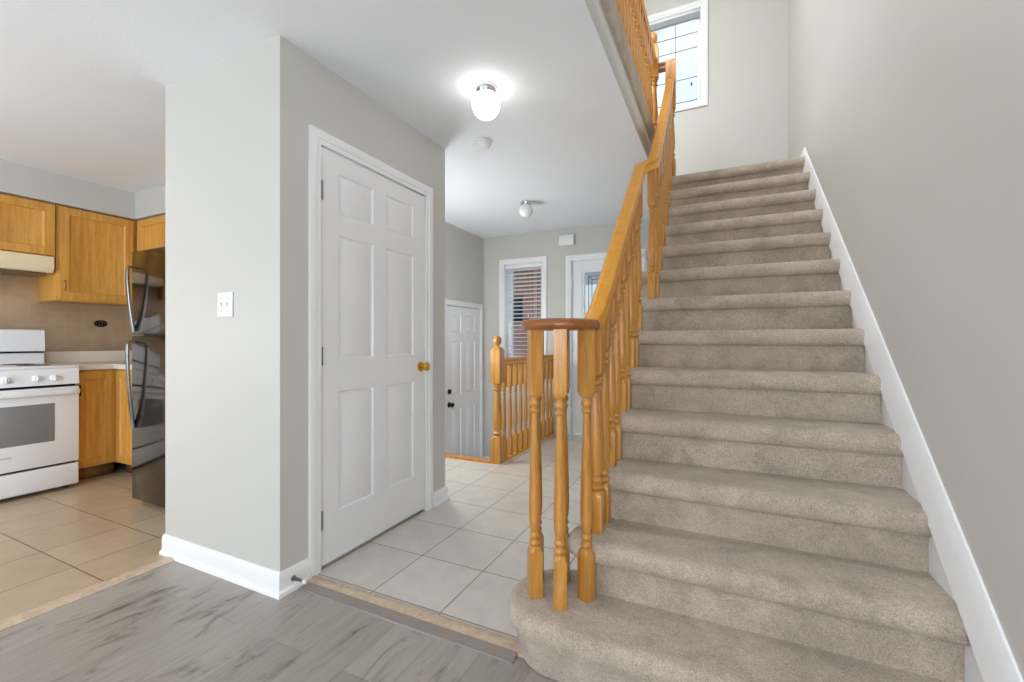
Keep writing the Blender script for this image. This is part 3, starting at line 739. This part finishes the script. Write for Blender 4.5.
for x0 in (-.023, .023):
    tb = NB(); prism(tb, [(-.005, -.011), (-.0085, -.009), (-.0185, .0085), (-.0155, .011), (-.005, .006)], 'X', x0-.0045, x0+.0045); link('toggle', tb, M['plastic'], sw)
for x0 in (-.023, .023):
    for z in (-.030, .030):
        sc = NB(); lathe(sc, [(.001, -.0065), (.0035, -.0065), (.003, -.0078), (.001, -.008)], 10, (x0, 0, z), 'Y')
        link('screw', sc, M['steel'], sw)
ds = thing('door_stop', 'small metal spring door stop on the closet baseboard', 'door stop', (CX+.014, 1.345, .048), 0)
b_ = NB(); lathe(b_, [(.001, 0), (.013, 0), (.012, .004), (.006, .008), (.001, .008)], 16, (0, 0, 0), 'X'); link('mounting_plate', b_, M['steel'], ds)
b_ = NB(); tube(b_, [(.006+.060*i/120, .0058*math.cos(i*.84), .0058*math.sin(i*.84)) for i in range(121)], .0014, 6); link('spring', b_, M['steel'], ds)
b_ = NB(); lathe(b_, [(.001, .064), (.0085, .064), (.0095, .074), (.0075, .082), (.001, .083)], 14, (0, 0, 0), 'X'); link('rubber_tip', b_, M['rubber'], ds)

# ------------------------------------------------------------------ kitchen
def cab_door(w, h, t=.02, fr=.058):
    return panel_slab(w, h, t, [(fr, fr, w-fr, h-fr)], 'flat')
def pull(x_, z_, parent):
    bm = NB(); tube(bm, [(x_, .0, z_-.038), (x_, -.012, z_-.042), (x_, -.024, z_-.03), (x_, -.026, z_), (x_, -.024, z_+.03), (x_, -.012, z_+.042), (x_, 0, z_+.038)], .0045, 8)
    return link('handle', bm, M['cab'], parent)
def cabinet(name, label, loc, rz, w, h, d, doors, group=None, toe=False, handle=None, reveal=.012):
    """front at local y=0 (doors stand proud to -y), body behind"""
    t_ = thing(name, label, 'cabinet', loc, rz, group)
    z0 = .10 if toe else 0
    link('body', bx((0, 0, z0), (w, d, h), .001), M['cab'], t_)
    if toe: link('toe_kick', bx((0.0, .06, 0), (w, d, z0)), M['toe'], t_)
    for i, (x0, x1) in enumerate(doors):
        bm = cab_door(x1-x0, h-z0-2*reveal); bmesh.ops.translate(bm, verts=bm.verts, vec=(x0, -.021, z0+reveal)); dr = link('door', bm, M['cab'], t_)
        if handle:
            hx = x0+.028 if handle[0] == 'l' else x1-.028
            hbm = NB(); zz = handle[1]
            tube(hbm, [(hx, -.021, zz-.036), (hx, -.034, zz-.040), (hx, -.044, zz-.026), (hx, -.046, zz), (hx, -.044, zz+.026), (hx, -.034, zz+.040), (hx, -.021, zz+.036)], .0045, 8)
            link('handle', hbm, M['oak_x'] if handle[2] == 'wood' else M['iron'], dr)
    return t_
UF = -4.805; UB = KX+.008
ud = UF-UB
cabinet('upper_cabinet', 'tall oak upper cabinet between the range hood and the fridge', (UF, 1.60, 1.435), PI/2, .533, .765, ud, [(.012, .503)], 'oak upper cabinets', False, ('l', .12, 'wood'))
cabinet('upper_cabinet', 'short oak upper cabinet above the range hood', (UF, .82, 1.772), PI/2, .775, .428, ud, [(.01, .38), (.392, .765)], 'oak upper cabinets')
cabinet('upper_cabinet', 'oak upper cabinet left of the range hood', (UF, -.10, 1.435), PI/2, .90, .765, ud, [(.01, .445), (.455, .89)], 'oak upper cabinets', False, ('l', .12, 'wood'))
cabinet('upper_cabinet', 'oak upper cabinet above the fridge', (-4.803, 2.135, 1.78), 0, 2.12, .42, .325, [(.05, .68), (.70, 1.38), (1.40, 2.08)], 'oak upper cabinets')
cabinet('base_cabinet', 'oak base cabinet right of the white stove', (-4.545, 1.602, 0), PI/2, .285, .875, .59, [(.008, .262)], 'oak base cabinets', True, ('l', .72, 'iron'))
cabinet('base_cabinet', 'oak base cabinet in the corner beside the fridge', (-4.52, 1.875, 0), 0, .85, .875, .58, [(.025, .44), (.455, .84)], 'oak base cabinets', True)
cabinet('base_cabinet', 'oak base cabinet left of the white stove', (-4.545, -.15, 0), PI/2, .94, .875, .59, [(.01, .465), (.475, .93)], 'oak base cabinets', True)
ct = thing('countertop', 'pale laminate corner countertop beside the stove', 'countertop', (KX+.01, 1.602, .876), 0)
s = NB(); x0, y0 = 0, 0
prism(s, [(0, 0), (.63, 0), (.63, .245), (1.50, .245), (1.50, KY-1.612), (0, KY-1.612)], 'Z', 0, .04)
bmesh.ops.bevel(s, geom=[e for e in s.edges if abs(e.verts[0].co.z-e.verts[1].co.z) < 1e-5], offset=.006, segments=2, affect='EDGES')
link('worktop', s, M['counter'], ct)
s = NB(); box(s, (0, .0, .04), (.018, KY-1.612, .14), .003); box(s, (.018, KY-1.630, .04), (1.50, KY-1.612, .14), .003); link('upstand', s, M['counter'], ct)
ct2 = thing('countertop', 'pale laminate countertop left of the stove', 'countertop', (KX+.01, -.15, .876), 0)
link('worktop', bx((0, 0, 0), (.63, .94, .04), .006), M['counter'], ct2); link('upstand', bx((0, 0, .04), (.018, .94, .14), .003), M['counter'], ct2)

# stove: faces +X; local x along +Y, front at local y=0
sv = thing('stove', 'white freestanding kitchen stove with a grey oven window', 'stove', (-4.425, .825, 0), PI/2)
w = .765
link('body', bx((0, .012, .02), (w, .66, .905), .004), M['appl'], sv)
for x_ in (.05, w-.05):
    for y_ in (.06, .60): link('foot', lathe(NB(), [(.018, 0), (.02, .004), (.012, .022)], 12, (x_, y_, 0)), M['black'], sv)
link('gap_strip', bx((.008, .002, .03), (w-.008, .014, .80)), M['black'], sv)
dr = NB(); box(dr, (.004, -.036, .035), (w-.004, .006, .190), .006); link('storage_drawer', dr, M['appl'], sv)
od = NB(); box(od, (.004, -.044, .206), (w-.004, .006, .768), .007); door = link('oven_door', od, M['appl'], sv)
link('oven_window', bx((.14, -.047, .380), (w-.14, -.040, .655), .002), M['ovenglass'], door)
hb = NB(); sweep(hb, [(.01, -.050, .728), (.03, -.062, .730), (.07, -.072, .732), (w-.07, -.072, .732), (w-.03, -.062, .730), (w-.01, -.050, .728)], rrect(.022, .034, .009)); link('handle', hb, M['appl'], door)
cu = bpy.data.curves.new('brand_lettering', 'FONT'); cu.body = 'FRIGIDAIRE'; cu.size = .0125; cu.extrude = .0004; cu.align_x = 'CENTER'; cu.align_y = 'CENTER'
co = bpy.data.objects.new('brand_lettering_src', cu); COL.objects.link(co)
me = bpy.data.meshes.new_from_object(co.evaluated_get(bpy.context.evaluated_depsgraph_get())); bpy.data.objects.remove(co)
me.materials.clear(); me.materials.append(M['grey_txt']); bo = bpy.data.objects.new('brand_lettering', me); COL.objects.link(bo)
bo.parent = door; bo.rotation_euler = (PI/2, 0, 0); bo.location = (w/2-.005, -.0445, .305)
cp = NB(); prism(cp, [(-.036, .786), (-.030, .905), (.03, .905), (.03, .786)], 'X', .002, w-.002); cpo = link('control_panel', cp, M['appl'], sv)
vn = NB()
for a, b_ in ((.03, .20), (.235, .36), (.405, .53), (.565, .735)): box(vn, (a, -.0345, .790), (b_, -.030, .796))
link('vent_slots', vn, M['black'], cpo)
for x_ in (.10, .19, w/2, .535, .625):
    kb = NB(); lathe(kb, [(.001, -.030), (.024, -.030), (.0235, -.042), (.020, -.052), (.018, -.055), (.001, -.055)], 20, (x_, 0, .838), 'Y'); box(kb, (x_-.004, -.062, .822), (x_+.004, -.050, .854), .002)
    link('knob', kb, M['appl'], cpo)
tp = NB(); box(tp, (-.002, -.030, .905), (w+.002, .56, .926), .006); link('cooktop', tp, M['appl'], sv)
bs = NB(); prism(bs, [(.565, .920), (.575, 1.02), (.55, 1.025), (.56, 1.19), (.575, 1.20), (.655, 1.20), (.655, .920)], 'X', 0, w); bg_ = link('backguard', bs, M['appl'], sv)
link('trim_line', bx((.002, .562, 1.010), (w-.002, .572, 1.022)), M['black'], bg_)
for x_ in (.19, .575):
    for y_ in (.14, .42):
        cb = NB(); lathe(cb, [(.001, .926), (.085, .926), (.088, .9285), (.080, .930), (.001, .930)], 28, (x_, y_, 0)); link('burner', cb, M['black'], sv)
# hood
hd_ = thing('range_hood', 'almond coloured under-cabinet range hood above the stove', 'range hood', (UF, .82, 1.772), PI/2)
s = NB(); prism(s, [(ud, -.001), (-.03, -.001), (-.032, -.085), (-.012, -.120), (-.004, -.125), (ud, -.125)], 'X', .002, .758); link('shell', s, M['hood'], hd_)
s = NB(); box(s, (.03, .02, -.140), (.73, ud-.02, -.125)); link('filter', s, M['steel'], hd_)
# fridge
fx0, fx1, fy = -3.605, -2.845, 1.572
rf = thing('refrigerator', 'black stainless top-freezer refrigerator behind the closet wall', 'refrigerator', (fx0, fy, 0), 0)
fw = fx1-fx0
link('cabinet_body', bx((.004, .065, .045), (fw-.004, .80, 1.70), .006), M['fridge_side'], rf)
for x_ in (.05, fw-.05):
    for y_ in (.10, .72): link('foot', lathe(NB(), [(.02, 0), (.022, .006), (.015, .05)], 12, (x_, y_, 0)), M['black'], rf)
link('base_grille', bx((.01, .062, .018), (fw-.01, .085, .045), .002), M['black'], rf)
def fr_handle(x_, zt, zb, parent):
    pts = [(x_, -.002, zt-.012), (x_, -.028, zt-.010), (x_, -.037, zt-.030)]
    for k in range(1, 12):
        t = k/11; pts.append((x_, -.036*(1-t**1.8)-.003, zt-.03-(zt-zb-.03)*t))
    bm = NB(); sweep(bm, pts, rrect(.030, .015, .005)); return link('handle', bm, M['steel'], parent)
fz = link('freezer_door', bx((0, 0, 1.150), (fw, .060, 1.712), .010), M['blackss'], rf); fr_handle(.034, 1.612, 1.168, fz)
fd = link('fridge_door', bx((0, 0, .038), (fw, .060, 1.140), .010), M['blackss'], rf); fr_handle(.034, 1.112, .52, fd)
link('hinge_cover', bx((fw-.09, .02, 1.712), (fw-.01, .12, 1.728), .005), M['black'], rf)
# ornate relief on the backsplash
on = thing('ornate_tile_relief', 'small dark ornate metal relief on the beige backsplash', 'ornament', (KX+.008, 2.009, 1.265), PI/2)
s = NB()
for sx in (-1, 1):
    for k in range(3):
        rr = .018-.003*k; tube(s, [(sx*(.012+.016*k)+rr*math.cos(a)*.8, -.006, rr*math.sin(a)) for a in [2*PI*i/14 for i in range(15)]], .0045, 6)
    lathe(s, [(.001, -.014), (.006, -.010), (.008, -.002), (.001, -.001)], 12, (sx*.052, 0, 0), 'Y')
lathe(s, [(.001, -.016), (.007, -.012), (.010, -.002), (.001, -.001)], 12, (0, 0, 0), 'Y')
bmesh.ops.scale(s, verts=s.verts, vec=(.78, 1, 1.5)); link('scrollwork', s, M['iron'], on)
